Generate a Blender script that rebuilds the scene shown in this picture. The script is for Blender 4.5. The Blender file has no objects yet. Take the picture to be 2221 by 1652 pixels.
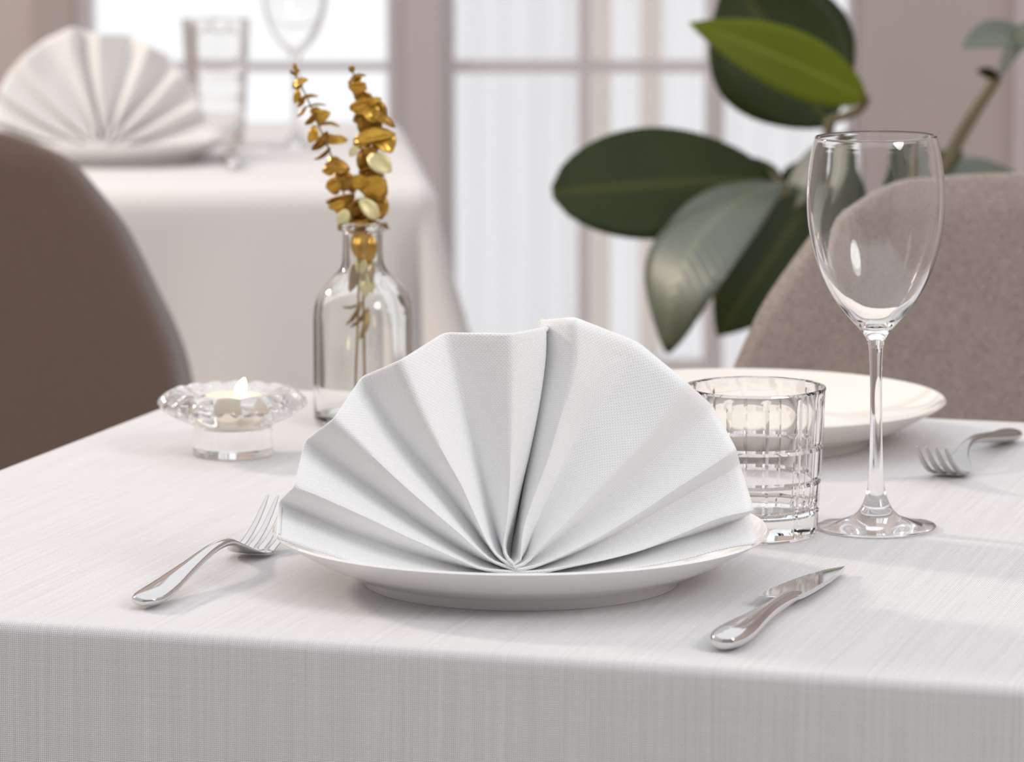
import bpy, bmesh, math, random
from mathutils import Vector, Matrix
random.seed(7)
C = bpy.context.scene.collection
SC = bpy.context.scene
PI = math.pi

# ------------------------------------------------------------------ camera, sky, lights, exposure
T = 0.75                       # height of the table tops
EYE = T + 0.4256               # eye height
FPX = 8700.0                   # focal length in pixels of a 2221 wide frame
PITCH = math.radians(8.2149)
cam = bpy.data.cameras.new('camera'); cam_ob = bpy.data.objects.new('camera', cam); C.objects.link(cam_ob)
cam_ob.location = (0, 0, EYE); cam_ob.rotation_euler = (PI/2 - PITCH, 0, 0)
cam.sensor_width = 36.0; cam.sensor_fit = 'HORIZONTAL'; cam.lens = 36.0*FPX/2221.0
cam.clip_start = .05; cam.clip_end = 100
cam.dof.use_dof = True; cam.dof.focus_distance = 2.23; cam.dof.aperture_fstop = 12.2
SC.camera = cam_ob

w = bpy.data.worlds.new('world'); SC.world = w; w.use_nodes = True
w.node_tree.nodes['Background'].inputs['Color'].default_value = (.97, .98, 1, 1)
w.node_tree.nodes['Background'].inputs['Strength'].default_value = .92

def area(name, loc, target, size, power, col):
    l = bpy.data.lights.new(name, 'AREA'); l.shape = 'DISK'; l.size = size; l.energy = power; l.color = col
    o = bpy.data.objects.new(name, l); C.objects.link(o); o.location = loc
    o.rotation_euler = (Vector(target) - Vector(loc)).to_track_quat('-Z', 'Y').to_euler()
    return o
area('added_soft_lamp', (1.9, .35, 2.4), (.05, 2.2, .8), 1.0, 29, (1, .99, .98))  # lamp added out of view, standing in for soft room light
area('window_stand_in_lamp', (-2.3, 3.95, 2.15), (.05, 2.3, .75), .32, 43, (1, .86, .72))  # added unseen lamp that stands in for window light from back left

SC.view_settings.view_transform = 'Standard'; SC.view_settings.look = 'None'
SC.view_settings.exposure = 0.2; SC.view_settings.gamma = 1.0; SC.view_settings.use_curve_mapping = False
cy = SC.cycles
cy.max_bounces = 20; cy.transmission_bounces = 16; cy.glossy_bounces = 8; cy.diffuse_bounces = 5
cy.transparent_max_bounces = 16; cy.caustics_reflective = True; cy.caustics_refractive = True
cy.blur_glossy = .6; cy.sample_clamp_indirect = 8

# ------------------------------------------------------------------ helpers
def at(px, py, Y):
    """the point at depth Y seen along the sight line through (px, py) of the photograph"""
    a = (px - 1110.5)/FPX; b = -(py - 826)/FPX
    c, s = math.cos(PITCH), math.sin(PITCH)
    t = Y/(c + b*s)
    return Vector((a*t, Y, EYE + (-s + b*c)*t))

def obj(name, verts, faces, mat, parent=None, smooth=True, uv=None, autosharp=None):
    me = bpy.data.meshes.new(name)
    me.from_pydata([tuple(v) for v in verts], [], faces); me.update()
    if smooth: me.polygons.foreach_set('use_smooth', [True]*len(me.polygons))
    if uv:
        lay = me.uv_layers.new(name='UVMap')
        for l in me.loops: lay.data[l.index].uv = uv[l.vertex_index]
    if autosharp is not None: me.set_sharp_from_angle(angle=math.radians(autosharp))
    if mat: me.materials.append(mat)
    o = bpy.data.objects.new(name, me); C.objects.link(o)
    if parent: o.parent = parent
    return o
def empty(name, loc=(0, 0, 0), rz=0):
    o = bpy.data.objects.new(name, None); C.objects.link(o); o.location = loc; o.rotation_euler = (0, 0, rz)
    o.empty_display_size = .05
    return o
def tag(o, label, cat, group=None, kind=None):
    o['label'] = label; o['category'] = cat
    if group: o['group'] = group
    if kind: o['kind'] = kind
    return o
def struct(o):
    o['kind'] = 'structure'; return o
def merge(*parts):
    V, F = [], []
    for v, f in parts:
        n = len(V); V += list(v); F += [tuple(i + n for i in q) for q in f]
    return V, F
def box(x0, x1, y0, y1, z0, z1, bev=0):
    if bev <= 0:
        V = [(x, y, z) for z in (z0, z1) for y in (y0, y1) for x in (x0, x1)]
        return V, [(0, 2, 3, 1), (4, 5, 7, 6), (0, 1, 5, 4), (2, 6, 7, 3), (0, 4, 6, 2), (1, 3, 7, 5)]
    bm = bmesh.new(); bmesh.ops.create_cube(bm, size=1)
    for v in bm.verts:
        v.co = Vector(((x0+x1)/2 + v.co.x*(x1-x0), (y0+y1)/2 + v.co.y*(y1-y0), (z0+z1)/2 + v.co.z*(z1-z0)))
    bmesh.ops.bevel(bm, geom=bm.edges[:], offset=bev, segments=2, affect='EDGES', profile=.5)
    bm.verts.index_update()
    V = [v.co.copy() for v in bm.verts]; F = [tuple(v.index for v in f.verts) for f in bm.faces]; bm.free()
    return V, F
def lathe(prof, seg=64, rf=None):
    """closed or open profile of (r, z); rf(i, theta, r, z) may change the radius"""
    V, F, rows = [], [], []
    for i, (r, z) in enumerate(prof):
        if r < 1e-6:
            V.append((0, 0, z)); rows.append([len(V)-1]*seg)
        else:
            row = []
            for k in range(seg):
                th = 2*PI*k/seg
                rr, zz = (r, z) if rf is None else rf(i, th, r, z)
                V.append((rr*math.cos(th), rr*math.sin(th), zz)); row.append(len(V)-1)
            rows.append(row)
    for a, b in zip(rows[:-1], rows[1:]):
        for k in range(seg):
            q = (a[k], a[(k+1) % seg], b[(k+1) % seg], b[k]); u = []
            for i in q:
                if i not in u: u.append(i)
            if len(u) > 2: F.append(tuple(u))
    return V, F
def smooth_path(pts, n):
    """Catmull-Rom through pts (tuples of any length), n samples"""
    P = [tuple(map(float, p)) for p in pts]; m = len(P) - 1; out = []
    for k in range(n):
        t = k/(n-1)*m; i = min(int(t), m-1); f = t - i
        p0, p1, p2, p3 = P[max(i-1, 0)], P[i], P[i+1], P[min(i+2, m)]
        out.append(tuple(.5*(2*b + (c-a)*f + (2*a-5*b+4*c-d)*f*f + (3*b-a-3*c+d)*f**3) for a, b, c, d in zip(p0, p1, p2, p3)))
    return out
def arc_resample(pts, n):
    P = smooth_path(pts, 40*len(pts)); d = [0]
    for a, b in zip(P[:-1], P[1:]): d.append(d[-1] + math.dist(a, b))
    out, j = [], 0
    for k in range(n):
        s = d[-1]*k/(n-1)
        while j < len(d)-2 and d[j+1] < s: j += 1
        f = (s - d[j])/max(d[j+1]-d[j], 1e-12); f = min(max(f, 0), 1)
        out.append(tuple(a + (b-a)*f for a, b in zip(P[j], P[j+1])))
    return out
def sweep(stations, seg=16, power=2.0, up=Vector((0, 0, 1))):
    """stations: (point, half width, half thickness); superellipse rings closed with caps"""
    V, F, n = [], [], len(stations)
    pts = [Vector(s[0]) for s in stations]
    for i, (p, hw, ht) in enumerate(stations):
        p = Vector(p); t = (pts[min(i+1, n-1)] - pts[max(i-1, 0)]).normalized()
        side = up.cross(t)
        side = side.normalized() if side.length > 1e-4 else Vector((1, 0, 0))
        nn = t.cross(side)
        for k in range(seg):
            th = 2*PI*k/seg; c, s = math.cos(th), math.sin(th)
            cx = math.copysign(abs(c)**(2/power), c); sx = math.copysign(abs(s)**(2/power), s)
            V.append(p + side*hw*cx + nn*ht*sx)
    for i in range(n-1):
        for k in range(seg):
            a, b = i*seg + k, i*seg + (k+1) % seg
            F.append((a, b, b+seg, a+seg))
    F.append(tuple(range(seg))[::-1]); F.append(tuple((n-1)*seg + k for k in range(seg)))
    return V, F

# ------------------------------------------------------------------ materials
def mat(name, col, rough=.5, metal=0, trans=0, ior=1.45, spec=.5, sheen=0, coat=0, sub=0):
    m = bpy.data.materials.new(name); m.use_nodes = True
    b = m.node_tree.nodes['Principled BSDF']
    b.inputs['Base Color'].default_value = (*col, 1); b.inputs['Roughness'].default_value = rough
    b.inputs['Metallic'].default_value = metal; b.inputs['Transmission Weight'].default_value = trans
    b.inputs['IOR'].default_value = ior; b.inputs['Specular IOR Level'].default_value = spec
    b.inputs['Sheen Weight'].default_value = sheen; b.inputs['Coat Weight'].default_value = coat
    if sub: b.inputs['Subsurface Weight'].default_value = sub; b.inputs['Subsurface Scale'].default_value = .01
    return m
class NT:
    def __init__(s, m): s.t = m.node_tree; s.b = s.t.nodes['Principled BSDF']
    def n(s, typ, **k):
        x = s.t.nodes.new(typ)
        for a, v in k.items(): setattr(x, a, v)
        return x
    def l(s, a, b): s.t.links.new(a, b)
    def m(s, op, a, b=None, clamp=False):
        x = s.n('ShaderNodeMath', operation=op); x.use_clamp = clamp
        for i, v in enumerate((a, b)):
            if v is None: continue
            if isinstance(v, (int, float)): x.inputs[i].default_value = v
            else: s.l(v, x.inputs[i])
        return x.outputs[0]
    def noise(s, vec, scale, detail=3, rough=.5):
        x = s.n('ShaderNodeTexNoise'); x.inputs['Scale'].default_value = scale; x.inputs['Detail'].default_value = detail
        x.inputs['Roughness'].default_value = rough
        if vec is not None: s.l(vec, x.inputs['Vector'])
        return x.outputs['Fac']
    def xyz(s, a, b, c=0.0):
        x = s.n('ShaderNodeCombineXYZ')
        for i, v in enumerate((a, b, c)):
            if isinstance(v, (int, float)): x.inputs[i].default_value = v
            else: s.l(v, x.inputs[i])
        return x.outputs[0]
    def ramp(s, fac, c0, c1, p0=0.0, p1=1.0):
        x = s.n('ShaderNodeValToRGB'); e = x.color_ramp.elements
        e[0].position = p0; e[1].position = p1; e[0].color = (*c0, 1); e[1].color = (*c1, 1)
        s.l(fac, x.inputs[0]); return x.outputs[0]
    def bump(s, h, strength, dist):
        x = s.n('ShaderNodeBump'); x.inputs['Strength'].default_value = strength; x.inputs['Distance'].default_value = dist
        s.l(h, x.inputs['Height']); s.l(x.outputs[0], s.b.inputs['Normal'])

def weave(name, col, hole, pu, pv, strength, dist, slub=.35, hole_amt=.5, streak=.06, eggs=.6):
    m = mat(name, col, .85, spec=.2, sheen=.15); t = NT(m)
    uv = t.n('ShaderNodeUVMap'); sp = t.n('ShaderNodeSeparateXYZ'); t.l(uv.outputs[0], sp.inputs[0])
    u, v = sp.outputs[0], sp.outputs[1]
    U = t.m('MULTIPLY', u, 1/pu); V = t.m('MULTIPLY', v, 1/pv)
    # threads wander and swell a little
    U = t.m('ADD', U, t.m('MULTIPLY', t.noise(t.xyz(t.m('MULTIPLY', u, 220), t.m('MULTIPLY', v, 14)), 1.0, 2), slub*2))
    V = t.m('ADD', V, t.m('MULTIPLY', t.noise(t.xyz(t.m('MULTIPLY', u, 14), t.m('MULTIPLY', v, 220), 3.3), 1.0, 2), slub*2))
    su = t.m('SINE', t.m('MULTIPLY', U, PI)); sv = t.m('SINE', t.m('MULTIPLY', V, PI))
    au, av = t.m('ABSOLUTE', su), t.m('ABSOLUTE', sv)
    egg = t.m('MULTIPLY', su, sv)
    ridge = t.m('ADD', t.m('MULTIPLY', au, .45), t.m('MULTIPLY', av, .45))
    h = t.m('ADD', t.m('MULTIPLY', egg, eggs), ridge)
    t.bump(h, strength, dist)
    gu, gv = t.m('SUBTRACT', 1.0, au), t.m('SUBTRACT', 1.0, av)
    hol = t.m('ADD', t.m('MULTIPLY', t.m('POWER', t.m('MULTIPLY', gu, gv), 1.3), 2.6), t.m('MULTIPLY', t.m('MULTIPLY', gu, gu), .22))
    hol = t.m('MULTIPLY', hol, hole_amt, True)
    st = t.noise(t.xyz(t.m('MULTIPLY', u, 330), t.m('MULTIPLY', v, 5)), 1.0, 4, .7)
    st2 = t.noise(t.xyz(t.m('MULTIPLY', u, 6), t.m('MULTIPLY', v, 420), 9.0), 1.0, 4, .7)
    fac = t.m('ADD', hol, t.m('MULTIPLY', t.m('ADD', t.m('SUBTRACT', st, .5), t.m('MULTIPLY', t.m('SUBTRACT', st2, .5), .3)), streak*8), True)
    t.l(t.ramp(fac, col, hole), t.b.inputs['Base Color'])
    return m
M = {}
M['table_linen'] = weave('table_linen', (.82, .81, .82), (.12, .105, .11), .0011, .0011, .6, .0004, .16, .74, .055, .12)
M['far_linen'] = mat('far_linen', (.76, .74, .73), .9, spec=.15, sheen=.1)
M['napkin_linen'] = weave('napkin_linen', (.93, .93, .935), (.68, .68, .69), .00105, .00105, .55, .00042, .12, .35, .012, .5)
M['far_napkin'] = mat('far_napkin', (.78, .765, .755), .9, spec=.15)
M['porcelain'] = mat('porcelain', (.86, .85, .84), .08, spec=.55, coat=.3)
M['cream_porcelain'] = mat('cream_porcelain', (.84, .78, .72), .1, spec=.55, coat=.3)
M['steel'] = mat('steel', (.74, .73, .73), .09, metal=1)
M['dull_steel'] = mat('dull_steel', (.5, .49, .48), .22, metal=1)
M['crystal'] = mat('crystal', (1, .995, .985), 0, trans=1, ior=1.5)
M['thin_glass'] = mat('thin_glass', (1, 1, 1), 0, trans=1, ior=1.47)
M['bottle_glass'] = mat('bottle_glass', (.985, .99, .97), 0, trans=1, ior=1.45)
M['pane_glass'] = mat('pane_glass', (1, 1, 1), 0, trans=1, ior=1.2)
M['wax'] = mat('wax', (.93, .80, .62), .45)
M['cup_cream'] = mat('cup_cream', (.9, .79, .65), .35)
M['tin'] = mat('tin', (.8, .79, .77), .3, metal=1)
M['wick'] = mat('wick', (.05, .04, .035), .9)
fl = mat('flame', (1, .8, .5), .5); fb = fl.node_tree.nodes['Principled BSDF']
fb.inputs['Emission Color'].default_value = (1, .72, .38, 1); fb.inputs['Emission Strength'].default_value = 9
M['flame'] = fl
def gold(name, c0, c1, rough):
    m = mat(name, c0, rough, metal=.5, spec=.5); t = NT(m)
    tc = t.n('ShaderNodeTexCoord')
    f = t.noise(tc.outputs['Object'], 90, 3)
    t.l(t.ramp(f, c0, c1, .3, .75), t.b.inputs['Base Color']); t.bump(f, .3, .0006)
    return m
M['gold_leaf'] = gold('gold_leaf', (.42, .21, .018), (.66, .40, .06), .24)
M['dark_gold_leaf'] = gold('dark_gold_leaf', (.20, .09, .009), (.42, .22, .025), .32)
M['cream_leaf'] = gold('cream_leaf', (.62, .55, .26), (.78, .70, .42), .5)
M['dry_leaf'] = gold('dry_leaf', (.34, .22, .08), (.50, .36, .16), .5)
M['twig'] = gold('twig', (.28, .16, .05), (.40, .26, .09), .6)
def fabric(name, c0, c1, scale):
    m = mat(name, c0, .95, spec=.1, sheen=.5); t = NT(m)
    t.b.inputs['Sheen Roughness'].default_value = .4
    tc = t.n('ShaderNodeTexCoord')
    f = t.noise(tc.outputs['Object'], scale, 3, .8); g = t.noise(tc.outputs['Object'], 30, 2)
    f2 = t.m('ADD', t.m('MULTIPLY', f, .94), t.m('MULTIPLY', g, .06))
    t.l(t.ramp(f2, c0, c1, .38, .62), t.b.inputs['Base Color']); t.bump(f, .4, .001)
    return m
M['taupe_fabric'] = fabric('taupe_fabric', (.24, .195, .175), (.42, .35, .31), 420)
M['shaded_brown_fabric'] = fabric('shaded_brown_fabric', (.16, .112, .09), (.21, .15, .125), 500)  # darker than the taupe: the backlit chair's shade is put into the colour
M['black_metal'] = mat('black_metal', (.03, .03, .03), .45)
M['paint'] = mat('paint', (.74, .69, .695), .45)
M['stone_pillar'] = mat('stone_pillar', (.66, .585, .58), .6)
def leafmat(name, c0, c1, rough, trans=.0, spec=.5, ior=1.45):
    m = mat(name, c0, rough, spec=spec, ior=ior); t = NT(m)
    uv = t.n('ShaderNodeUVMap'); sp = t.n('ShaderNodeSeparateXYZ'); t.l(uv.outputs[0], sp.inputs[0])
    rib = t.m('ABSOLUTE', sp.outputs[0])
    vein = t.m('SINE', t.m('MULTIPLY', t.m('SUBTRACT', sp.outputs[1], t.m('MULTIPLY', rib, .35)), 60))
    vein = t.m('POWER', t.m('ABSOLUTE', vein), 8)
    mid = t.m('SUBTRACT', 1.0, t.m('MULTIPLY', rib, 14), True)
    fac = t.m('ADD', t.m('MULTIPLY', vein, .35), mid, True)
    tc = t.n('ShaderNodeTexCoord')
    fac = t.m('ADD', fac, t.m('MULTIPLY', t.m('SUBTRACT', t.noise(tc.outputs['Object'], 14, 2), .45), .8), True)
    t.l(t.ramp(fac, c0, c1), t.b.inputs['Base Color']); t.bump(vein, .25, .002)
    if trans:
        tr = t.n('ShaderNodeBsdfTranslucent'); tr.inputs[0].default_value = (.42, .48, .03, 1)
        mx = t.n('ShaderNodeMixShader'); mx.inputs[0].default_value = trans
        out = t.t.nodes['Material Output']
        t.l(t.b.outputs[0], mx.inputs[1]); t.l(tr.outputs[0], mx.inputs[2]); t.l(mx.outputs[0], out.inputs[0])
    return m
M['dark_leaf'] = leafmat('dark_leaf', (.018, .032, .006), (.06, .075, .014), .45, .12, .3)
M['glossy_leaf'] = leafmat('glossy_leaf', (.02, .04, .008), (.07, .10, .025), .5, .05, 1.0, 1.8)
M['backlit_leaf'] = leafmat('backlit_leaf', (.17, .21, .02), (.30, .34, .05), .5, .5, .3)  # lighter leaf tones, with the glow of backlight put into the colour
M['stalk'] = mat('stalk', (.17, .14, .08), .6)
M['soil'] = mat('soil', (.05, .035, .025), .95)
M['pot'] = mat('pot', (.55, .53, .5), .6)
def plaster(name, c0, c1):
    m = mat(name, c0, .9, spec=.2); t = NT(m); tc = t.n('ShaderNodeTexCoord')
    f = t.noise(tc.outputs['Object'], 5, 5); t.l(t.ramp(f, c0, c1, .3, .7), t.b.inputs['Base Color']); t.bump(t.noise(tc.outputs['Object'], 80, 3), .1, .002)
    return m
M['wall_beige'] = plaster('wall_beige', (.76, .64, .58), (.80, .68, .62))
M['wall_beige_dark'] = plaster('wall_beige_dark', (.60, .52, .47), (.63, .55, .50))
M['wall_grey'] = plaster('wall_grey', (.36, .375, .41), (.40, .415, .45))
M['wall_white'] = plaster('wall_white', (.80, .79, .78), (.84, .83, .82))
M['wall_mauve'] = plaster('wall_mauve', (.54, .465, .445), (.57, .495, .475))
fm = mat('oak_floor', (.3, .2, .13), .4); t = NT(fm); tc = t.n('ShaderNodeTexCoord'); mp = t.n('ShaderNodeMapping')
mp.inputs['Scale'].default_value = (14, 1.2, 1); t.l(tc.outputs['Object'], mp.inputs[0])
t.l(t.ramp(t.noise(mp.outputs[0], 3, 5), (.26, .22, .19), (.38, .33, .29), .3, .7), t.b.inputs['Base Color'])
M['oak_floor'] = fm
def voile(name, col, trc, clear):
    vm = mat(name, col, .9); t = NT(vm); tr = t.n('ShaderNodeBsdfTranslucent'); tr.inputs[0].default_value = (*trc, 1)
    tp = t.n('ShaderNodeBsdfTransparent'); m1 = t.n('ShaderNodeMixShader'); m1.inputs[0].default_value = .6
    m2 = t.n('ShaderNodeMixShader'); m2.inputs[0].default_value = clear
    t.l(t.b.outputs[0], m1.inputs[1]); t.l(tr.outputs[0], m1.inputs[2]); t.l(m1.outputs[0], m2.inputs[1]); t.l(tp.outputs[0], m2.inputs[2])
    t.l(m2.outputs[0], t.t.nodes['Material Output'].inputs[0]); return vm
M['voile'] = voile('voile', (.85, .84, .85), (.86, .85, .87), .45)
M['cream_voile'] = voile('cream_voile', (.84, .76, .68), (.9, .80, .70), .2)

# ------------------------------------------------------------------ the room
YB = 7.0
def wx(px): return at(px, 300, YB).x
def wz(py): return at(1110, py, YB).z
LX, RX, FY, H = -2.4, 2.3, -1.6, 2.75
struct(obj('floor', *box(LX-.1, RX+.1, FY-.1, YB+.4, -.05, 0), M['oak_floor'], smooth=False))
struct(obj('wall_left', *box(LX-.1, LX, FY, YB+.12, 0, H), M['wall_white'], smooth=False))
struct(obj('wall_right', *box(RX, RX+.1, FY, YB+.12, 0, H), M['wall_mauve'], smooth=False))
struct(obj('wall_light_block', *box(LX-.1, RX+.1, FY-.1, FY, 0, H), M['wall_grey'], smooth=False))  # unseen wall, added to hold back light on the cloth's front drop
xa, xb, xc, xd, xe, xf = wx(185), wx(842), wx(965), wx(1540), wx(1555), wx(1845)
zt = 2.45
wb = merge(box(LX, xa-.02, YB, YB+.12, 0, H), box(xa-.02, xf+.01, YB, YB+.12, zt, H))
wo = struct(obj('wall_back', *wb, M['wall_beige'], smooth=False))
struct(obj('wall_back_right', *box(xf+.01, RX, YB, YB+.12, 0, H), M['wall_mauve'], smooth=False))
struct(obj('trim_1', *box(wx(2192), wx(2225), YB-.05, YB, 0, H), M['stone_pillar'], smooth=False))
struct(obj('trim_2', *box(wx(90), xa-.025, YB-.02, YB, 0, H), M['wall_beige_dark'], smooth=False))
struct(obj('wall_pillar', *box(xb+.03, xc-.005, YB-.04, YB+.12, 0, zt), M['stone_pillar'], smooth=False))
def glazed(name, x0, x1, rows, cols, fw, bw, z0=.02):
    fr = struct(obj(name, *merge(box(x0, x0+fw, YB+.02, YB+.09, z0, zt), box(x1-fw, x1, YB+.02, YB+.09, z0, zt),
                box(x0+fw, x1-fw, YB+.02, YB+.09, zt-fw, zt), box(x0+fw, x1-fw, YB+.02, YB+.09, z0, z0+.1)), M['paint'], smooth=False))
    for z in rows:
        obj('muntin', *box(x0+fw, x1-fw, YB+.03, YB+.08, z-bw/2, z+bw/2), M['paint'], fr, smooth=False)
    for x in cols:
        obj('mullion', *box(x-bw/2, x+bw/2, YB+.025, YB+.085, z0+.1, zt-fw), M['paint'], fr, smooth=False)
    xs = [x0+fw] + [c for c in cols] + [x1-fw]; zs = [z0+.1] + list(rows) + [zt-fw]
    for i in range(len(xs)-1):
        for j in range(len(zs)-1):
            g = bw/2 + .0005
            ax, bx2 = xs[i] + (g if i else .0005), xs[i+1] - (g if i < len(xs)-2 else .0005)
            az, bz = zs[j] + (g if j else .0005), zs[j+1] - (g if j < len(zs)-2 else .0005)
            obj('pane', *box(ax, bx2, YB+.052, YB+.056, az, bz), M['pane_glass'], fr, smooth=False)
    return fr
zm = wz(148)
rows = [zm-.53, zm, zm+.53, zm+1.06, ]
glazed('window_1', xa-.018, xb+.028, rows[1:], [], .03, .014)
glazed('door_1', xc-.003, xd+.012, rows, [wx(1268)], .02, .02)
glazed('window_2', xd+.014, xf+.008, [zm+1.2], [], .012, .02)
def curtain(name, x0, x1, y, label, amp, n, mt='voile'):
    V, F, UVs = [], [], []; cols_, rws = n*8, 12
    for j in range(rws+1):
        z = .04 + (zt-.06)*j/rws
        for i in range(cols_+1):
            s = i/cols_
            V.append((x0 + (x1-x0)*s, y + amp*math.sin(2*PI*n*s + .4*math.sin(5*s))*(1-.3*j/rws) + .004*math.sin(17*s), z))
    for j in range(rws):
        for i in range(cols_):
            a = j*(cols_+1)+i; F.append((a, a+1, a+cols_+2, a+cols_+1))
    o = obj(name, V, F, M[mt]); tag(o, label, 'curtain')
    rod = obj('curtain_rod', *sweep([((x0-.004, y, zt+.0), .008, .008), ((x1+.004, y, zt), .008, .008)], 12), M['black_metal'], o)
    return o
curtain('voile_curtain', xc+.01, wx(1262), YB+.26, 'white voile curtain hanging behind the glazed door beside the pillar', .018, 4)
curtain('voile_curtain', wx(1282), wx(1334), YB+.26, 'slim cream curtain behind the glazed door, just right of its upright bar', .012, 1, 'cream_voile')
curtain('voile_curtain', wx(1398), wx(1446), YB+.26, 'slim cream strip of curtain behind the glazed door, nearest the plant', .012, 1, 'cream_voile')
curtain('voile_curtain', wx(1272), xd, YB+.36, 'white voile curtain behind the glazed door nearest the plant, behind the slim cream strips', .016, 4)
curtain('voile_curtain', xe, xf, YB+.3, 'white voile curtain behind the window next to the mauve wall', .018, 4)

# ------------------------------------------------------------------ tables and cloths
def rect_frame(corner, ang):
    e1 = Vector((math.cos(ang), math.sin(ang), 0)); e2 = Vector((-math.sin(ang), math.cos(ang), 0))
    return corner, e1, e2
def make_table(name, corner, ang, W, D, label):
    c, e1, e2 = rect_frame(corner, ang)
    t_ = empty(name, (corner[0], corner[1], 0), ang)
    obj('tabletop', *box(.006, W-.006, .006, D-.006, T-.032, T-.004, .003), M['oak_floor'], t_, smooth=False)
    for sx in (.10, W-.10):
        for sy in (.10, D-.10):
            obj('leg', *box(sx-.025, sx+.025, sy-.025, sy+.025, 0, T-.033), M['oak_floor'], t_, smooth=False)
    return tag(t_, label, 'table')
def make_cloth(name, corner, ang, W, D, drop, rad, mt, label, step, flare=.25, wave=.006, sides='LRFB'):
    """cloth over a W x D top; overhang bends over the edge with radius rad"""
    def axis(L, lo, hi):
        out = []
        arc = rad*PI/2
        ds = [arc*k/8 for k in range(1, 9)]
        far = [arc + (drop-arc)*k/step[1] for k in range(1, step[1]+1)]
        if lo: out += [-(d) for d in reversed(ds + far)]
        n = step[0]; out += [L*k/n for k in range(n+1)]
        if hi: out += [L + d for d in ds + far]
        return out
    us = axis(W, 'L' in sides, 'R' in sides); vs = axis(D, 'F' in sides, 'B' in sides)
    def edge(d):
        """distance past the edge -> (outward, down)"""
        arc = rad*PI/2
        if d <= 0: return 0, 0
        if d < arc:
            a = d/rad; return rad*math.sin(a), rad*(1-math.cos(a))
        return rad, rad + d - arc
    V, F, UVs = [], [], []
    for v in vs:
        for u in us:
            dx = max(-u, u-W, 0); dy = max(-v, v-D, 0)
            sx = -1 if u < 0 else 1; sy = -1 if v < 0 else 1
            bu, bv = min(max(u, 0), W), min(max(v, 0), D)
            if dx > 0 and dy > 0:
                r = math.hypot(dx, dy); ph = math.atan2(dy, dx); o, dn = edge(r)
                k = math.sin(2*ph)**2 * flare * max(dn - rad, 0)
                ou, ov = math.cos(ph)*(o + k), math.sin(ph)*(o + k)
                dn = dn - k*.3
            else:
                d = max(dx, dy); o, dn = edge(d)
                hang = max(dn-rad, 0)
                along = v if dx > 0 else u
                o += hang*.03 + min(hang, .25)/.25*wave*(math.sin(along*17+1) + .6*math.sin(along*31))
                ou, ov = (o, 0) if dx > 0 else (0, o)
            V.append((bu + sx*ou, bv + sy*ov, -dn)); UVs.append((u, v))
    n = len(us)
    for j in range(len(vs)-1):
        for i in range(n-1):
            a = j*n+i; F.append((a, a+1, a+n+1, a+n))
    o = obj(name, V, F, mt, uv=UVs)
    o.location = (corner[0], corner[1], T); o.rotation_euler = (0, 0, ang)
    md = o.modifiers.new('thick', 'SOLIDIFY'); md.thickness = .0012; md.offset = -1
    return tag(o, label, 'tablecloth')
ANG = math.radians(-16.8)
A1 = (-.4537, 2.128)
make_table('dining_table', A1, ANG, .82, .825, 'square dining table under the front white linen cloth')
make_cloth('tablecloth', A1, ANG, .82, .825, .235, .0065, M['table_linen'], 'white slubbed linen cloth on the front table with its front drop in view', (60, 40), wave=.003)
# the table behind, seen at upper left
B_ang = math.radians(4)
B_c = Vector((-.112, 4.53, 0)); Wb, Db = .86, .86
B0 = B_c + Vector((-math.cos(B_ang), -math.sin(B_ang), 0))*Wb
make_table('dining_table', B0, B_ang, Wb, Db, 'square table behind under the far white cloth')
make_cloth('tablecloth', B0, B_ang, Wb, Db, .62, .03, M['far_linen'], 'blurred white cloth hanging to the right corner of the far table', (30, 30), flare=.34, wave=.012)

# ------------------------------------------------------------------ plates
def plate_prof(R, foot, h):
    out = [(0, .004), (foot-.012, .004), (foot-.006, 0), (foot-.0006, .0), (foot, .0005), (foot+.0012, .0058), (foot+.0026, .0070), (foot+.010, .0078),
           (foot+.55*(R-foot), .0155), (R-.008, h-.006), (R-.002, h-.0022), (R, h-.0006), (R-.0012, h+.0004), (R-.0035, h-.0006),
           (R-.010, h-.0052), (foot+.5*(R-foot), .0175), (foot+.004, .0105), (foot-.012, .0085), (foot*.5, .008), (0, .008)]
    P = []
    for i in range(len(out)-1): P.append(out[i])
    P.append(out[-1]); return P
def make_plate(name, loc, mt, label, R=.137, foot=.088, h=.0295, tilt=(0, 0)):
    o = obj(name, *lathe(plate_prof(R, foot, h), 96), mt, autosharp=50)
    o.location = loc; return tag(o, label, 'plate')
PC = (.0049, 2.1795)
make_plate('dinner_plate', (*PC, T), M['porcelain'], 'white porcelain plate at the front holding the sharp white napkin fan')
P2 = (.1545, 2.668)
make_plate('dinner_plate', (*P2, T), M['cream_porcelain'], 'empty white plate beyond the wine glass, in front of the taupe chair')
P3 = (-.470, 4.80)
make_plate('dinner_plate', (*P3, T), M['porcelain'], 'blurred white plate on the far table under the far napkin')

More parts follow.
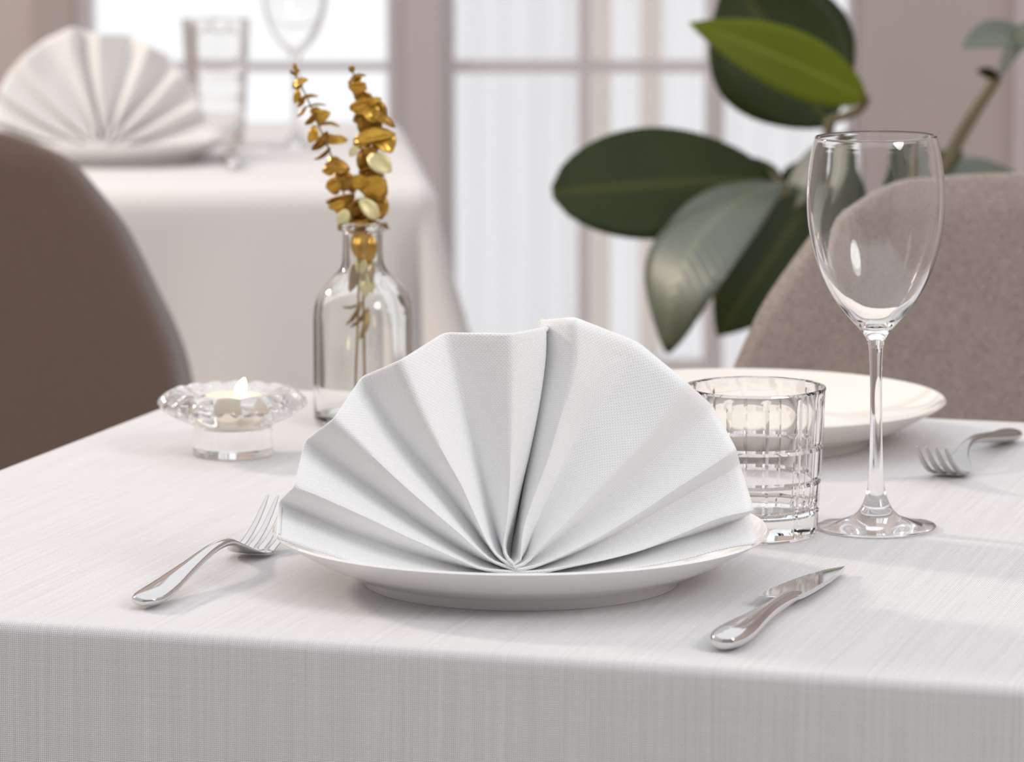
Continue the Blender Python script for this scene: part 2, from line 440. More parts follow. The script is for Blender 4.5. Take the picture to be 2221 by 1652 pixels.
# ------------------------------------------------------------------ napkin fan (one pleated cloth bent in a U)
# every fold line runs from its outer left end round the bottom to its outer right end: (px, py) on the photograph
inner = ([(1186,714),(1184,780),(1170,880),(1150,980),(1130,1063),(1115,1130),(1101,1176),(1100,1195)], (1108,1212),
         [(1118,1190),(1124,1130),(1131,1080),(1146,990),(1163,880),(1175,790),(1172,712)])
seal = [(1180,712),(1179,785),(1168,880),(1148,985),(1131,1070),(1120,1130),(1110,1183)]   # deepest fold, where both halves meet
LINES = [
 (seal, (1108,1208), seal[::-1]),
 inner,
 ([(1109,729),(1109,850),(1108,1000),(1105,1075),(1100,1126),(1093,1171),(1092,1191),(1101,1212)], (1115,1225),
  [(1128,1214),(1131,1180),(1136,1144),(1153,1090),(1187,1000),(1216,905),(1238,835),(1249,770),(1247,706)]),
 ([(965,726),(996,840),(1018,925),(1037,1000),(1061,1100),(1079,1167),(1097,1206)], (1117,1220),
  [(1140,1200),(1165,1130),(1205,1040),(1262,925),(1318,850),(1376,757)]),
 ([(870,786),(919,901),(965,990),(1000,1052),(1027,1112),(1054,1171),(1076,1203),(1101,1222)], (1118,1231),
  [(1145,1218),(1165,1193),(1225,1137),(1290,1072),(1351,1011),(1420,935),(1478,842)]),
 ([(786,822),(847,922),(905,995),(950,1045),(1010,1120),(1050,1175),(1085,1213)], (1120,1228),
  [(1160,1210),(1225,1160),(1310,1090),(1400,1010),(1470,950),(1536,895)]),
 ([(727,912),(770,952),(817,998),(868,1046),(919,1091),(1000,1160),(1036,1193),(1072,1219)], (1124,1236),
  [(1162,1228),(1216,1207),(1306,1162),(1400,1106),(1450,1072),(1513,1032),(1584,985)]),
 ([(665,958),(715,995),(765,1030),(820,1070),(878,1112),(950,1160),(1010,1196),(1070,1223)], (1124,1233),
  [(1170,1228),(1240,1203),(1340,1155),(1440,1100),(1520,1055),(1592,1016)]),
 ([(642,1058),(690,1076),(740,1098),(805,1127),(868,1157),(935,1187),(1000,1216),(1045,1234)], (1122,1242),
  [(1180,1239),(1234,1229),(1315,1214),(1400,1191),(1480,1158),(1557,1126),(1620,1112)]),
 ([(608,1091),(670,1116),(740,1145),(805,1168),(868,1190),(950,1215),(1030,1234)], (1122,1240),
  [(1190,1237),(1260,1226),(1350,1205),(1450,1175),(1540,1148),(1612,1121)]),
 ([(604,1166),(655,1182),(714,1200),(760,1216),(806,1231),(900,1244),(1000,1250)], (1120,1251),
  [(1220,1249),(1300,1240),(1367,1230),(1469,1213),(1570,1187),(1627,1178)]),
]
NL, NR = 30, 30
def napkin_geo():
    rows = []
    for i, (lf, bt, rt) in enumerate(LINES):
        ridge = i > 0 and i % 2 == 0
        depth_b = 2.112 if ridge else 2.130
        if i == 1: depth_b = 2.134
        if i == 0: depth_b = 2.142
        oL = 2.120 if ridge else 2.147
        oR = 2.122 if ridge else 2.146
        if i == 2: oR = 2.126
        if i == 1: oL, oR = 2.138, 2.152
        if i == 0: oL, oR = 2.162, 2.162
        L = arc_resample(lf + [bt], NL+1)[::1]
        Rr = arc_resample([bt] + rt, NR+1)
        row = []
        for k, (px, py) in enumerate(L):
            s = 1 - k/NL                      # 1 at the outer end
            row.append(at(px, py, depth_b + (oL-depth_b)*s**.7))
        for k, (px, py) in enumerate(Rr[1:], 1):
            s = k/NR
            row.append(at(px, py, depth_b + (oR-depth_b)*s**.7))
        # cloth turned back over the rim: a soft roll on the right, a crease on the left
        for side, rad, back in (('R', .0045, .03), ('L', .0014, .012)):
            end = row[-1] if side == 'R' else row[0]; prev = row[-3] if side == 'R' else row[2]
            out = (end - prev).normalized(); extra = []
            bk = Vector((0, 1, .08)).normalized()
            bk = (bk - out*bk.dot(out)).normalized()
            for a in (45, 90, 135, 180):
                a = math.radians(a)
                extra.append(end + out*rad*math.sin(a) + bk*rad*(1-math.cos(a)))
            extra.append(end + bk*2*rad - out*back*(1 if (2 <= i < 7 or side == 'R' and i < 7) else .08))
            if side == 'R': row = row + extra
            else: row = extra[::-1] + row
        rows.append(row)
    ws = [0, .09, .3, .5, .7, .91]
    G, U = [], []
    for i in range(len(rows)-1):
        for w_ in ws:
            G.append([a.lerp(b, w_) for a, b in zip(rows[i], rows[i+1])]); U.append((i + w_)*.033)
    G.append(rows[-1]); U.append((len(rows)-1)*.033)
    H = [list(r) for r in G]
    for i in range(len(ws), len(G)-1, len(ws)):
        for k in range(len(G[i])): H[i][k] = G[i][k]*.4 + (G[i-1][k] + G[i+1][k])*.3
    n = len(H[0]); V, UVs, F = [], [], []
    vl = [0]
    mid = H[len(H)//2]
    for a, b in zip(mid[:-1], mid[1:]): vl.append(vl[-1] + (b-a).length)
    for j, r in enumerate(H):
        for k, p in enumerate(r): V.append(p); UVs.append((U[j], vl[k]))
    for j in range(len(H)-1):
        for k in range(n-1):
            a = j*n+k; F.append((a, a+n, a+n+1, a+1))
    return V, F, UVs
nv, nf, nuv = napkin_geo()
NC = Vector((PC[0], 2.13, T))
nap = obj('folded_napkin', [v - NC for v in nv], nf, M['napkin_linen'], uv=nuv, autosharp=60)
nap.location = NC
md = nap.modifiers.new('thick', 'SOLIDIFY'); md.thickness = .0011; md.offset = -1
tag(nap, 'white basket-weave linen napkin pleated into a fan, sharp on the front plate', 'napkin')
nap2 = obj('folded_napkin', [(-(v.x-NC.x)*.98, v.y-NC.y, (v.z-NC.z-.012)*1.03 + .0165) for v in nv], [f[::-1] for f in nf], M['far_napkin'], uv=nuv, autosharp=60)
nap2.location = (-.492, 4.75, T); nap2.rotation_euler = (0, 0, math.radians(4))
md = nap2.modifiers.new('thick', 'SOLIDIFY'); md.thickness = .0011; md.offset = 1
tag(nap2, 'blurred white napkin fan on the far table behind the backlit chair', 'napkin')

# ------------------------------------------------------------------ cutlery
def make_fork(name, loc, rz, mt, label, sc=.92):
    """local +X from handle end to tines"""
    st = smooth_path([(0, .0050, .0008, .0006), (.0009, .0050, .0040, .0022), (.004, .0052, .0076, .0034), (.014, .0056, .0095, .0042), (.035, .0072, .0086, .0040), (.070, .0112, .0055, .0034),
                      (.105, .0150, .0036, .0028), (.130, .0148, .0034, .0023), (.145, .0105, .0050, .0016), (.156, .0055, .0098, .0012), (.166, .0028, .0118, .0010), (.176, .0026, .0121, .0009)], 44)
    o = obj(name, *sweep([((x*sc, 0, z), hw, ht) for x, z, hw, ht in st], 20), mt, autosharp=75)
    for k in range(4):
        y = (k-1.5)*.0066
        ts = smooth_path([(.173, y, .0026, .0023, .0009), (.186, y, .0042, .0021, .0010), (.202, y*.97, .0095, .0018, .0010), (.216, y*.94, .0165, .0014, .0009), (.2235, y*.92, .0208, .0006, .0005)], 14)
        obj('tine', *sweep([((x*sc, yy, z*1.25 if x > .18 else z), hw, ht) for x, yy, z, hw, ht in ts], 10, 2.6), mt, o, autosharp=60)
    o.location = loc; o.rotation_euler = (0, 0, rz)
    return tag(o, label, 'fork')
make_fork('dinner_fork', (-.1965, 2.091, T+.0003), math.atan2(.160, .0485), M['steel'], 'shiny steel fork left of the front plate with tines behind the napkin', .975)
f2a, f2b = Vector((.337, 2.668)), Vector((.272, 2.502)); d2 = f2b - f2a
make_fork('dinner_fork', (f2a.x, f2a.y, T+.0003), math.atan2(d2.y, d2.x), M['dull_steel'], 'grey steel fork at the right beside the far plate with tines toward the wine glass')
def make_knife(name, loc, rz, label):
    st = smooth_path([(0, .0058, .0008, .0007), (.0008, .0058, .0036, .0028), (.003, .0058, .0064, .0043), (.012, .0060, .0090, .0054), (.03, .0060, .0088, .0052), (.055, .0059, .0062, .0046), (.08, .0058, .0042, .0042),
                      (.10, .0058, .0040, .0040), (.112, .0058, .0046, .0034), (.120, .0058, .0050, .0026), (.128, .0058, .004, .0012)], 44)
    o = obj(name, *sweep([((x, 0, z), hw, ht) for x, z, hw, ht in st], 24), M['steel'], autosharp=60)
    # blade: spine on the right, belly on the left, heel with a notch
    top = [(.111, .0040), (.1105, .0135), (.114, .0150), (.130, .0148), (.152, .0130), (.173, .0100), (.191, .0062), (.204, .0018), (.2095, -.0028)]
    bot = [(.113, -.0040), (.118, -.0052), (.126, -.0060), (.140, -.0064), (.160, -.0064), (.178, -.0060), (.193, -.0052), (.203, -.0043), (.2095, -.0034)]
    top, bot = smooth_path(top, 26), smooth_path(bot, 26)
    V, F = [], []
    for (x1, y1), (x2, y2) in zip(top, bot):
        for f in (0, .2, .5, .85, 1.0):
            x, y = x2 + (x1-x2)*f, y2 + (y1-y2)*f
            th = .0011*(1-f)**.8 + .00018
            z0 = .0058 - .0022*(x-.113)/.1
            V.append((x, y, z0 + th)); V.append((x, y, z0 - th))
    for i in range(len(top)-1):
        for k in range(4):
            a, b = i*10 + 2*k, (i+1)*10 + 2*k
            F.append((a, b, b+2, a+2)); F.append((a+1, a+3, b+3, b+1))
        a, b = i*10, (i+1)*10
        F.append((a, a+1, b+1, b)); F.append((a+8, b+8, b+9, a+9))
    n = len(top)-1
    for e in (0, n*10):
        for k in range(4):
            q = (e+2*k, e+2*k+2, e+2*k+3, e+2*k+1); F.append(q if e == 0 else q[::-1])
    obj('blade', V, F, M['steel'], o, autosharp=25)
    o.location = loc; o.rotation_euler = (0, 0, rz); o.scale = (1.08, 1.08, 1)
    return tag(o, label, 'knife')
k1, k2 = Vector((.1058, 1.983)), Vector((.1835, 2.200)); dk = k2 - k1
make_knife('table_knife', (k1.x, k1.y, T+.0004), math.atan2(dk.y, dk.x), 'polished steel table knife lying right of the front plate')
# cutlery end on the far table
ck = Vector((-.33, 4.70, 0))
o = obj('table_knife', *sweep([((x, 0, .006), hw, ht) for x, hw, ht in [(0, .003, .003), (.004, .008, .005), (.015, .0105, .006), (.05, .008, .005), (.11, .004, .004), (.13, .006, .0015), (.2, .009, .001), (.215, .002, .0008)]], 16), M['steel'])
o.location = (-.324, 4.665, T); o.rotation_euler = (0, 0, math.radians(95))
tag(o, 'blurred steel knife on the far table right of its plate, handle end shining', 'knife')

# ------------------------------------------------------------------ glassware
def closed(outer, inner): return outer + inner[::-1]
def make_wine(name, loc, label, seg=96, lean=0):
    out = [(0, 0), (.034, 0), (.0352, .0006), (.0350, .0014), (.0325, .0019), (.0265, .0030), (.0195, .0048), (.0130, .0080), (.0090, .0127), (.0064, .0190),
           (.0050, .026), (.0041, .040), (.0036, .062), (.0035, .085), (.0038, .100), (.0046, .1105), (.0070, .1165), (.0115, .1220),
           (.0165, .1275), (.0220, .1345), (.0278, .1435), (.0330, .1550), (.0372, .1690), (.0396, .1825), (.0404, .195), (.0401, .2075), (.0388, .2195), (.0368, .2300), (.0355, .2345)]
    inn = [(0, .1215), (.006, .1228), (.0110, .1262), (.0158, .1308), (.0212, .1370), (.0269, .1456), (.0320, .1564), (.0361, .1698), (.0385, .1830), (.0393, .195), (.0390, .2075), (.0377, .2195), (.0358, .2300), (.0345, .2345)]
    o_, i_ = smooth_path(out[1:], 90), smooth_path(inn, 50)
    prof = [(0, 0)] + [(max(r, .0), z) for r, z in o_] + [(.0350, .2349)] + [(max(r, 0), z) for r, z in i_[::-1]]
    o = obj(name, *lathe(prof, seg), M['thin_glass'], autosharp=60); o.location = loc; o.scale = (1, 1, .988); o.rotation_euler = (0, lean, 0)
    return tag(o, label, 'wine glass')
make_wine('wine_glass', (.2155, 2.337, T+.0007), 'tall clear empty wine glass on a thin stem, sharp on the front table', 96, -.014)
make_wine('wine_glass', (-.268, 4.97, T+.0003), 'blurred clear wine glass on the far table before the bright window', 48)

def cut_radius(R, th, n, groove):
    p = 2*PI/n; a = (th % p) - p/2
    flat = R*math.cos(p/2)/math.cos(a)
    r = R*.45 + flat*.55
    d = min(th % p, p - th % p)*R           # distance to the panel border
    if d < .0016: r -= groove*(1 - d/.0016)**1.0
    return r
def make_tumbler(name, loc, rz, label, n=12, Rt=.0422, Rb=.0375, h=.0875, bands=(.0165, .0335, .0535), seg_per=12, inner_t=.0042, base=.011):
    zs = [0, .0008, .002, .005]
    z = .005
    stops = sorted(bands)
    for b in stops:
        zs += [z + (b-.0018-z)*k/4 for k in range(1, 5)] + [b-.0009, b, b+.0009, b+.0018]; z = b+.0018
    zs += [z + (h-.005-z)*k/7 for k in range(1, 8)] + [h-.0035, h-.0015, h-.0004, h]
    prof = [(0, .0006)] + [((Rb + (Rt-Rb)*(zz/h)**.8), zz) for zz in zs]
    n_out = len(prof)
    inn = [(0, base), (Rb*.5, base+.0003), (Rb*.78, base+.0015), (Rb*.87, base+.004)]
    for k in range(1, 13):
        zz = base + .006 + (h - base - .006)*k/12
        inn.append((Rb + (Rt-Rb)*(zz/h)**.8 - inner_t, zz))
    inn[-1] = (Rt-.0030, h-.0002)
    prof = prof + inn[::-1]
    def rf(i, th, r, zz):
        if i == 0 or i >= n_out: return r, zz
        rr = cut_radius(r, th, n, .0009 if .003 < zz < h-.004 else .0004)
        for b in bands:
            d = abs(zz - b)
            if d < .0018: rr -= .0012*(1 - d/.0018)
        if zz < .002: rr -= (.002-zz)*.8
        if zz > h-.0012: rr -= (zz-h+.0012)*.6
        return rr, zz
    o = obj(name, *lathe(prof, n*seg_per, rf), M['crystal'], autosharp=22)
    o.location = loc; o.rotation_euler = (0, 0, rz)
    return tag(o, label, 'tumbler')
make_tumbler('cut_glass_tumbler', (.1420, 2.3195, T+.0003), .1, 'low clear tumbler cut in square blocks, between the napkin and the wine glass')
make_tumbler('cut_glass_tumbler', (-.3675, 4.99, T+.0003), .2, 'tall blurred crystal tumbler on the far table beside the far napkin', 10, .0425, .034, .158, (.03, .06, .085), 8, .004, .02)

# scalloped candle holder
def holder():
    out = [(.0245, 0), (.0262, .0008), (.0268, .003), (.0262, .012), (.0262, .0195), (.0285, .0215), (.034, .0235), (.042, .0275), (.0478, .0318), (.0494, .0345), (.0482, .0378), (.0445, .0410), (.0405, .0432), (.0385, .0437),
           (.0355, .0428), (.030, .0405), (.0240, .0385), (.0222, .0375)]
    inn = [(.0216, .036), (.0214, .024), (.0212, .0195), (.020, .0182), (.01, .0178), (0, .0178)]
    prof = [(0, .0012), (.018, .0012)] + out + inn
    def rf(i, th, r, z):
        if r < .030: return r, z
        k = min((r-.030)/.015, 1); c = abs(math.cos(th*8))
        return r*(1 - .045*k*(1-c)), z - .0022*k*(1-c)*(1 if z > .034 else -1)
    return lathe(prof, 192, rf)
HC = (-.1838, 2.608)
o = obj('candle_holder', *holder(), M['crystal'], autosharp=45); o.location = (*HC, T+.0003)
tag(o, 'clear glass candle holder with scalloped rim on a round foot', 'candle holder')
tl = obj('tealight_candle', *lathe([(0, .0008), (.0186, .0008), (.0189, .0015), (.0189, .0210), (.0180, .0217), (.012, .0208), (.006, .0200), (0, .0198)], 64), M['wax'], autosharp=50)
tl.location = (HC[0]+.001, HC[1], T+.0185)
tag(tl, 'lit cream tealight in the glass candle holder', 'candle')
obj('cup', *lathe([(0, 0), (.0196, 0), (.0200, .0006), (.0201, .0200), (.0198, .0203), (.0195, .0200), (.0194, .0006), (0, .0006)], 64), M['cup_cream'], tl, autosharp=50)
obj('wick', *sweep([((.003, 0, .0193), .0007, .0007), ((.0034, 0, .0215), .0006, .0006), ((.0043, 0, .0235), .0004, .0004)], 8), M['wick'], tl)
fp = [((.0040, 0, .0212), .0006, .0006), ((.0040, 0, .0224), .0030, .0030), ((.0043, 0, .0245), .0038, .0038), ((.0052, 0, .0275), .0032, .0032), ((.0064, 0, .0305), .0018, .0018), ((.0072, 0, .0325), .0003, .0003)]
obj('flame', *sweep(fp, 14), M['flame'], tl)

# bottle with gold sprigs
BC = (-.1025, 2.742)
bo = [(.028, 0), (.0325, .001), (.0342, .0035), (.0345, .010), (.0345, .040), (.0345, .070), (.0342, .0775), (.0328, .0855), (.0292, .0935), (.0232, .1005), (.0175, .1055), (.0148, .110), (.0140, .116), (.0138, .131), (.0145, .1332), (.0170, .1345), (.0174, .1368), (.0168, .1392), (.0145, .140)]
bi = [(0, .0075), (.018, .0070), (.0285, .0075), (.0315, .0105), (.0318, .040), (.0318, .070), (.0314, .0770), (.0300, .0845), (.0266, .0918), (.0210, .0982), (.0152, .1035), (.0124, .109), (.0117, .116), (.0116, .131), (.0120, .1385), (.0128, .1398)]
o = obj('glass_bottle', *lathe([(0, .003), (.022, .002)] + smooth_path(bo, 70) + smooth_path(bi, 60)[::-1], 96), M['bottle_glass'], autosharp=60)
o.location = (*BC, T+.0003); tag(o, 'small clear apothecary bottle used as a vase for gold sprigs', 'bottle')

def leaf_disc(L, W, curl, cup):
    """small oval leaf, base at the origin, along +X, face +Z"""
    V, F = [], []; nu, nv_ = 7, 5
    for i in range(nu):
        s = i/(nu-1); wd = W/2*(math.sin(PI*min(max(s*.94+.05, 0), 1))**.62)
        for j in range(nv_):
            q = (j/(nv_-1))*2-1
            V.append((L*s, wd*q, curl*L*math.sin(PI*s*.9)*.5 + cup*W*(q*q)*.35*math.sin(PI*s)))
    for i in range(nu-1):
        for j in range(nv_-1):
            a = i*nv_+j; F.append((a, a+nv_, a+nv_+1, a+1))
    n = len(V)
    return V, F
def basis(d, nrm):
    x = d.normalized(); z = (nrm - x*nrm.dot(x)); z = z.normalized() if z.length > 1e-5 else x.orthogonal().normalized(); y = z.cross(x)
    return Matrix((x, y, z)).transposed()
def sprig(name, path, leaves, label, y0, lg=1.18, fill=5):
    base = Vector((BC[0], BC[1], T+.008))
    P = [at(px, py, y0 + dy) for px, py, dy in path]
    r = empty(name, base)
    pp = smooth_path([tuple(p - base) for p in P], 50)
    obj('stem', *sweep([(Vector(p), .0009 - .0004*(k/49), .0009 - .0004*(k/49)) for k, p in enumerate(pp)], 8, up=Vector((0, 1, 0))), M['twig'], r)
    leaves = list(leaves); top = [p for p in smooth_path([p[:2] for p in path], 200) if p[1] < 495]
    for k in range(fill):
        px, py = top[int((k+.5)/fill*len(top)*.88)]
        sd = 1 if k % 2 else -1; g = min(1, .45 + (py-150)/350*.6)
        leaves.append((px + sd*13*g, py + random.uniform(-4, 4), (20 if sd > 0 else 160) + random.uniform(-45, 45), 40*g, 30*g, random.uniform(45, 80), .003, random.choice(['gold_leaf', 'dark_gold_leaf'])))
    for (px, py, ang, ln, wd, face, dy, mt) in leaves:
        if mt == 'cream_leaf': ln, wd = ln*.82, wd*.82
        # leaf centre, direction on the plane facing the viewer (deg, up = 90), length, width, how far its face turns to us, depth offset
        c = at(px, py, y0 + dy) - base; k = y0/FPX
        a = math.radians(ang); d = Vector((math.cos(a), random.uniform(-.25, .25), math.sin(a)))
        f = math.radians(face)
        side = Vector((-math.sin(a), 0, math.cos(a)))
        nrm = Vector((0, -1, 0))*math.sin(f) + side*math.cos(f)
        V, F = leaf_disc(ln*k*lg, wd*k*lg, random.uniform(.1, .3), random.uniform(.3, .7))
        R = basis(d, nrm); off = R @ Vector((ln*k*lg/2, 0, .1*ln*k))
        V = [R @ Vector(v) + c - off for v in V]
        lo = obj('leaf', V, F, M[mt], r)
        md = lo.modifiers.new('t', 'SOLIDIFY'); md.thickness = .0006; md.offset = 0
    return tag(r, label, 'sprig')
G, D_, Cr, Dr = 'gold_leaf', 'dark_gold_leaf', 'cream_leaf', 'dry_leaf'
def q(x, y): return 600 + x*.236, 130 + y*.236
def LV(rows_): return [(*q(x, y), a, l*.236, w_*.236, f, d, m) for x, y, a, l, w_, f, d, m in rows_]
sprig('gold_sprig', [(770, 890, .0), (772, 800, 0), (776, 700, 0), (778, 600, 0), (776, 520, 0), (752, 440, 0), (733, 380, 0), (712, 320, 0), (690, 270, 0), (665, 210, 0), (645, 170, 0), (640, 148, 0)], LV([
    (170, 68, 100, 70, 40, 70, 0, G), (150, 118, 150, 60, 34, 50, 0, D_), (190, 125, 60, 70, 30, 50, .002, D_),
    (218, 205, 25, 130, 70, 45, -.003, G), (165, 230, 240, 60, 40, 60, .002, D_), (185, 335, 255, 120, 62, 70, -.002, G), (290, 345, 12, 160, 55, 25, -.003, D_), (228, 390, 235, 100, 50, 45, 0, G),
    (365, 410, 4, 150, 50, 10, 0, D_), (235, 478, 230, 110, 34, 50, -.002, G), (318, 545, 225, 130, 66, 50, 0, D_), (428, 520, 35, 130, 105, 60, -.003, G), (478, 596, -4, 170, 60, 22, -.004, D_), (330, 682, 250, 140, 84, 70, -.003, G),
    (402, 752, 228, 190, 90, 55, 0, D_), (560, 735, 5, 160, 95, 45, -.004, G), (470, 715, 20, 120, 60, 30, .003, D_), (425, 872, 215, 160, 48, 40, 0, D_), (560, 985, -8, 200, 120, 60, -.004, D_), (480, 1010, 200, 110, 90, 60, -.002, G), (520, 930, 30, 110, 80, 40, .004, G),
    (520, 1150, 200, 120, 150, 70, -.003, G), (640, 1120, 20, 170, 150, 75, .001, D_), (590, 1290, 190, 230, 130, 55, -.006, D_), (560, 1330, 200, 150, 90, 60, -.007, G), (690, 1180, 300, 90, 80, 60, .002, G),
    (612, 1445, 240, 165, 130, 75, -.006, Cr), (710, 1370, 200, 190, 150, 70, .0, D_), (690, 1520, 195, 180, 70, 45, -.003, G), (775, 1690, 270, 260, 170, 80, .0, G), (770, 1900, 265, 190, 120, 75, 0, Cr), (700, 2010, 260, 220, 90, 60, .002, Dr), (800, 2080, 280, 200, 110, 65, .003, Cr),
    (690, 2260, 190, 150, 34, 40, 0, Dr), (720, 2330, 235, 220, 46, 50, .002, Dr)]), 'thin leaning gold eucalyptus sprig with small leaves, leftmost of the two in the bottle', BC[1])
sprig('gold_sprig', [(792, 880, .004), (790, 760, .004), (788, 640, .004), (786, 560, .004), (788, 505, .004), (797, 440, .004), (805, 380, .004), (812, 310, .004), (800, 250, .004), (785, 205, .004), (770, 175, .004), (765, 150, .004)], LV([
    (692, 82, 80, 60, 54, 70, 0, D_), (735, 165, 20, 150, 60, 25, .003, D_), (740, 245, 185, 140, 110, 65, -.003, G), (705, 200, 235, 90, 40, 40, 0, D_), (800, 345, 150, 190, 130, 65, .004, D_), (765, 425, 195, 170, 130, 65, -.004, G), (880, 390, 25, 160, 70, 45, -.004, G), (700, 430, 250, 70, 40, 60, -.001, D_),
    (915, 470, -30, 190, 160, 70, .001, D_), (770, 525, 210, 130, 130, 70, .001, D_), (985, 560, -28, 200, 80, 50, -.002, D_), (850, 590, 260, 230, 200, 80, .002, D_), (860, 480, 300, 170, 140, 75, -.002, G), (900, 700, 8, 330, 130, 50, -.005, G), (1000, 755, -55, 190, 170, 70, -.002, G), (820, 730, 190, 170, 120, 65, .002, G),
    (752, 770, 120, 90, 80, 70, -.004, G), (705, 840, 240, 120, 85, 75, -.005, Cr), (830, 920, 250, 210, 190, 75, .003, D_), (950, 950, -35, 270, 190, 78, -.008, Cr), (905, 1050, -10, 160, 60, 25, -.002, D_), (765, 1120, 130, 130, 140, 75, -.004, G), (880, 1160, 190, 230, 200, 72, -.003, G), (930, 1220, -50, 160, 160, 70, .002, D_),
    (855, 1370, -50, 270, 150, 75, -.008, Cr), (940, 1340, 280, 220, 150, 75, .003, D_), (770, 1400, 210, 150, 150, 70, .002, D_), (935, 1510, -14, 190, 60, 20, -.004, D_), (800, 1490, 200, 170, 90, 50, 0, G), (840, 1720, 275, 260, 150, 80, .002, G), (830, 1960, 265, 220, 130, 75, .004, Dr), (860, 2050, 285, 200, 80, 60, .004, Cr), (810, 2420, 255, 260, 60, 60, .004, Dr), (760, 2380, 225, 200, 40, 50, .004, Dr)]),
    'upright fuller gold eucalyptus sprig with two cream leaves, rightmost in the bottle', BC[1], fill=20)

# ------------------------------------------------------------------ chairs
def make_chair(name, loc, rz, fab, label, top=.8885):
    """upholstered shell chair, back at local +Y, sitter looks to -Y"""
    r = empty(name, loc, rz)
    hs = [(.40, .23), (.46, .275), (.54, .305), (.60, .307), (.652, .30), (.69, .288), (.72, .275), (.76, .258), (.79, .2435), (.825, .219), (.852, .197), (.868, .172), (.878, .150), (.8835, .13), (.8865, .10), (.888, .06), (.8885, 0)]
    sc = top/.8885
    ol = [(w_, h_*sc) for h_, w_ in hs]
    th = .034
    V, F, nr, nc = [], [], 46, 24
    # closed outline loop of the back: interpolate half width by height, build rings across width
    prof = smooth_path(ol, nr)
    def curve(x, z):                                    # the shell wraps forward at its sides and leans back
        return -1.35*x*x + .10*(z-.45)*(1 if z > .45 else .4)
    for side in (0, 1):
        for i, (w_, z) in enumerate(prof):
            w_ = max(w_, 0)
            for j in range(nc+1):
                s = j/nc*2-1; x = w_*s
                e = 1 - abs(s)**6
                et = min(1, max(0, (prof[-1][1]-z)/.03))
                half = th/2*max(.0, (e**.5))*(et**.5 if et < 1 else 1)
                V.append((x, curve(x, z) + (half if side else -half), z))
    n1 = (nc+1)*nr
    for side in (0, 1):
        for i in range(nr-1):
            for j in range(nc):
                a = side*n1 + i*(nc+1) + j
                qd = (a, a+1, a+nc+2, a+nc+1); F.append(qd if side == 0 else qd[::-1])
    for j in range(nc): F.append((j+1, j, n1+j, n1+j+1))
    me = obj('backrest', V, F, fab, r)
    bm = bmesh.new(); bm.from_mesh(me.data); bmesh.ops.remove_doubles(bm, verts=bm.verts, dist=.0006); bmesh.ops.recalc_face_normals(bm, faces=bm.faces); bm.to_mesh(me.data); bm.free()
    sv, sf = lathe([(0, .425), (.19, .425), (.225, .435), (.235, .455), (.225, .475), (.19, .487), (.1, .492), (0, .493)], 48)
    obj('seat', [(x, y*1.02 - .235, z) for x, y, z in sv], sf, fab, r)
    for sx in (-1, 1):
        for sy in (-1, 1):
            obj('leg', *sweep([((sx*.15, -.235 + sy*.15, .425), .012, .012), ((sx*.2, -.235 + sy*.2, 0), .008, .008)], 12, up=Vector((0, 1, 0))), M['black_metal'], r)
    return tag(r, label, 'chair')
make_chair('dining_chair', (.446, 3.2, 0), math.radians(-4), M['taupe_fabric'], 'taupe upholstered shell chair beyond the empty plate and wine glass', .878)
make_chair('dining_chair', (-.60, 3.66, 0), math.radians(184), M['shaded_brown_fabric'], 'brown upholstered chair with its backlit shade put into the fabric colour, its back before the far table', .884)

# ------------------------------------------------------------------ potted plant
def plant_leaf(r, base, tip, width, nrm, sag, mt, fold=.18, blunt=.75, wavy=.0, pw=.8, mid=None):
    """big leaf from base to tip; mid bends the midrib, sag arches it along the normal"""
    V, F, UVs = [], [], []; nu, nv_ = 20, 9
    nrm = nrm.normalized(); L = (tip - base).length
    if mid is None: mid = (base + tip)/2
    ctl = mid*2 - (base + tip)/2
    def pt(s): return base*(1-s)**2 + ctl*2*s*(1-s) + tip*s*s
    for i in range(nu):
        s = i/(nu-1)
        d = (pt(min(s+.02, 1)) - pt(max(s-.02, 0))).normalized()
        R = basis(d, nrm); p0 = pt(s) + nrm*sag*L*4*s*(1-s)
        wd = width/2*max(.012, math.sin(PI*(s**blunt)))**pw
        for j in range(nv_):
            t_ = j/(nv_-1)*2-1
            V.append(p0 + R @ Vector((0, wd*t_, fold*wd*abs(t_)**1.4 + wavy*width*math.sin(9*s + 2*t_)*abs(t_)))); UVs.append((t_*.5, s))
    for i in range(nu-1):
        for j in range(nv_-1):
            a = i*nv_+j; F.append((a, a+nv_, a+nv_+1, a+1))
    o = obj('leaf', V, F, M[mt], r, uv=UVs)
    md = o.modifiers.new('t', 'SOLIDIFY'); md.thickness = .0009; md.offset = 0
    return o
PX, PY = .33, 4.2
pl = empty('potted_plant', (PX, PY, 0)); PB = Vector((PX, PY, 0))
tag(pl, 'leafy green houseplant with big oval leaves behind the taupe chair', 'plant')
obj('pot', *lathe([(0, 0), (.12, 0), (.125, .01), (.16, .28), (.162, .30), (.152, .30), (.148, .27), (0, .27)], 48), M['pot'], pl, autosharp=40)
obj('soil', *lathe([(0, .262), (.147, .266), (.147, .272), (0, .278)], 32), M['soil'], pl)
def pa(px, py, Y): return at(px, py, Y) - PB
def petiole(pts, r0, r1):
    pp = smooth_path([tuple(p) for p in pts], 16)
    obj('stalk', *sweep([(Vector(p), r0 + (r1-r0)*k/15, r0 + (r1-r0)*k/15) for k, p in enumerate(pp)], 10, up=Vector((0, 1, 0))), M['stalk'], pl)
soil = Vector((0, 0, .27))
crown = pa(1720, 460, 4.2)
FV = Vector((0, -1, .14))
petiole([soil, pa(1760, 900, 4.2), pa(1740, 600, 4.2), crown], .012, .009)
petiole([crown, pa(1690, 400, 4.2), pa(1640, 365, 4.19)], .007, .005)
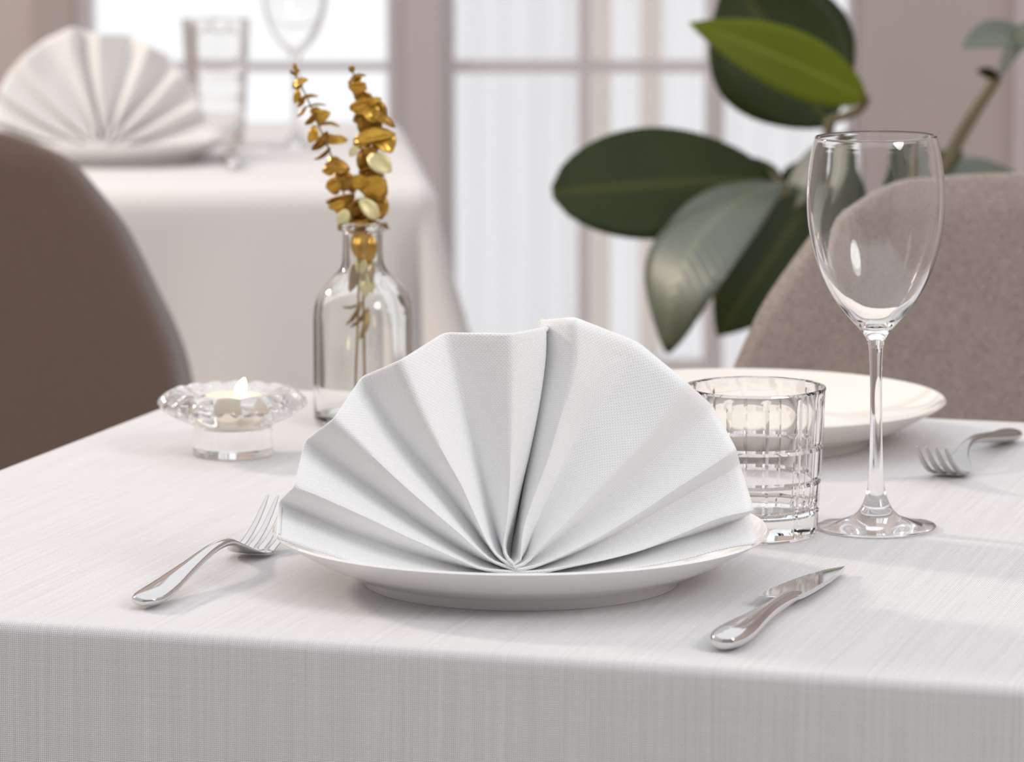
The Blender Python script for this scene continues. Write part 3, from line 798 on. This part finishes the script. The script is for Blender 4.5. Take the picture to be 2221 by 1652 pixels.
plant_leaf(pl, pa(1672, 388, 4.18), pa(1197, 418, 4.12), .121, FV + Vector((0, 0, .25)), .03, 'dark_leaf', .1, 1.16, 0, .5)
petiole([crown, pa(1780, 380, 4.2), pa(1800, 260, 4.2)], .008, .006)
plant_leaf(pl, pa(1800, 275, 4.22), pa(1585, -60, 4.25), .158, FV + Vector((0, 0, .1)), -.05, 'dark_leaf', .12, .95)
plant_leaf(pl, pa(1880, 215, 4.12), pa(1495, 50, 4.08), .066, FV + Vector((0, 0, .1)), .11, 'backlit_leaf', .1, .8)
petiole([pa(1800, 262, 4.2), pa(1860, 240, 4.16), pa(1880, 215, 4.12)], .005, .004)
plant_leaf(pl, pa(1700, 395, 4.14), pa(1448, 765, 3.98), .105, Vector((-.35, -.55, .75)), .03, 'glossy_leaf', -.15, 1.05, .02, .7, pa(1515, 535, 4.0))
plant_leaf(pl, pa(1700, 400, 4.16), pa(1432, 520, 4.06), .05, Vector((-.1, -.5, .8)), .06, 'glossy_leaf', .15, .9)
plant_leaf(pl, pa(1765, 420, 4.2), pa(1556, 728, 4.16), .10, FV, .05, 'dark_leaf', .1, .9)
plant_leaf(pl, pa(1790, 520, 4.24), pa(1650, 640, 4.22), .11, FV, .05, 'dark_leaf', .1, .9)
plant_leaf(pl, pa(1660, 440, 4.22), pa(1625, 340, 4.24), .05, FV, .05, 'dark_leaf', .1, .9)
plant_leaf(pl, pa(1700, 470, 4.2), pa(1850, 285, 4.2), .045, Vector((-.2, -.5, .7)), .08, 'glossy_leaf', .2, .9)
plant_leaf(pl, pa(1760, 470, 4.26), pa(1800, 340, 4.28), .09, FV, .08, 'dark_leaf', .2, .9)
petiole([soil + Vector((.04, 0, 0)), pa(1950, 600, 4.22), pa(2065, 330, 4.25), pa(2165, 165, 4.25)], .010, .0055)
plant_leaf(pl, pa(2290, 110, 4.3), pa(2088, 104, 4.2), .062, Vector((-.1, -.6, .8)), .10, 'glossy_leaf', .2, .85)
plant_leaf(pl, pa(2165, 165, 4.25), pa(2260, 60, 4.2), .055, Vector((-.1, -.6, .8)), .10, 'glossy_leaf', .2, .85)
plant_leaf(pl, pa(2165, 165, 4.25), pa(2118, 152, 4.22), .012, FV, .05, 'dark_leaf', .2, .85)
plant_leaf(pl, pa(2020, 440, 4.3), pa(2215, 385, 4.35), .06, Vector((0, -.6, .8)), .14, 'glossy_leaf', .2, .9)
plant_leaf(pl, pa(1900, 480, 4.26), pa(2090, 330, 4.3), .05, Vector((0, -.6, .8)), .1, 'dark_leaf', .2, .9)
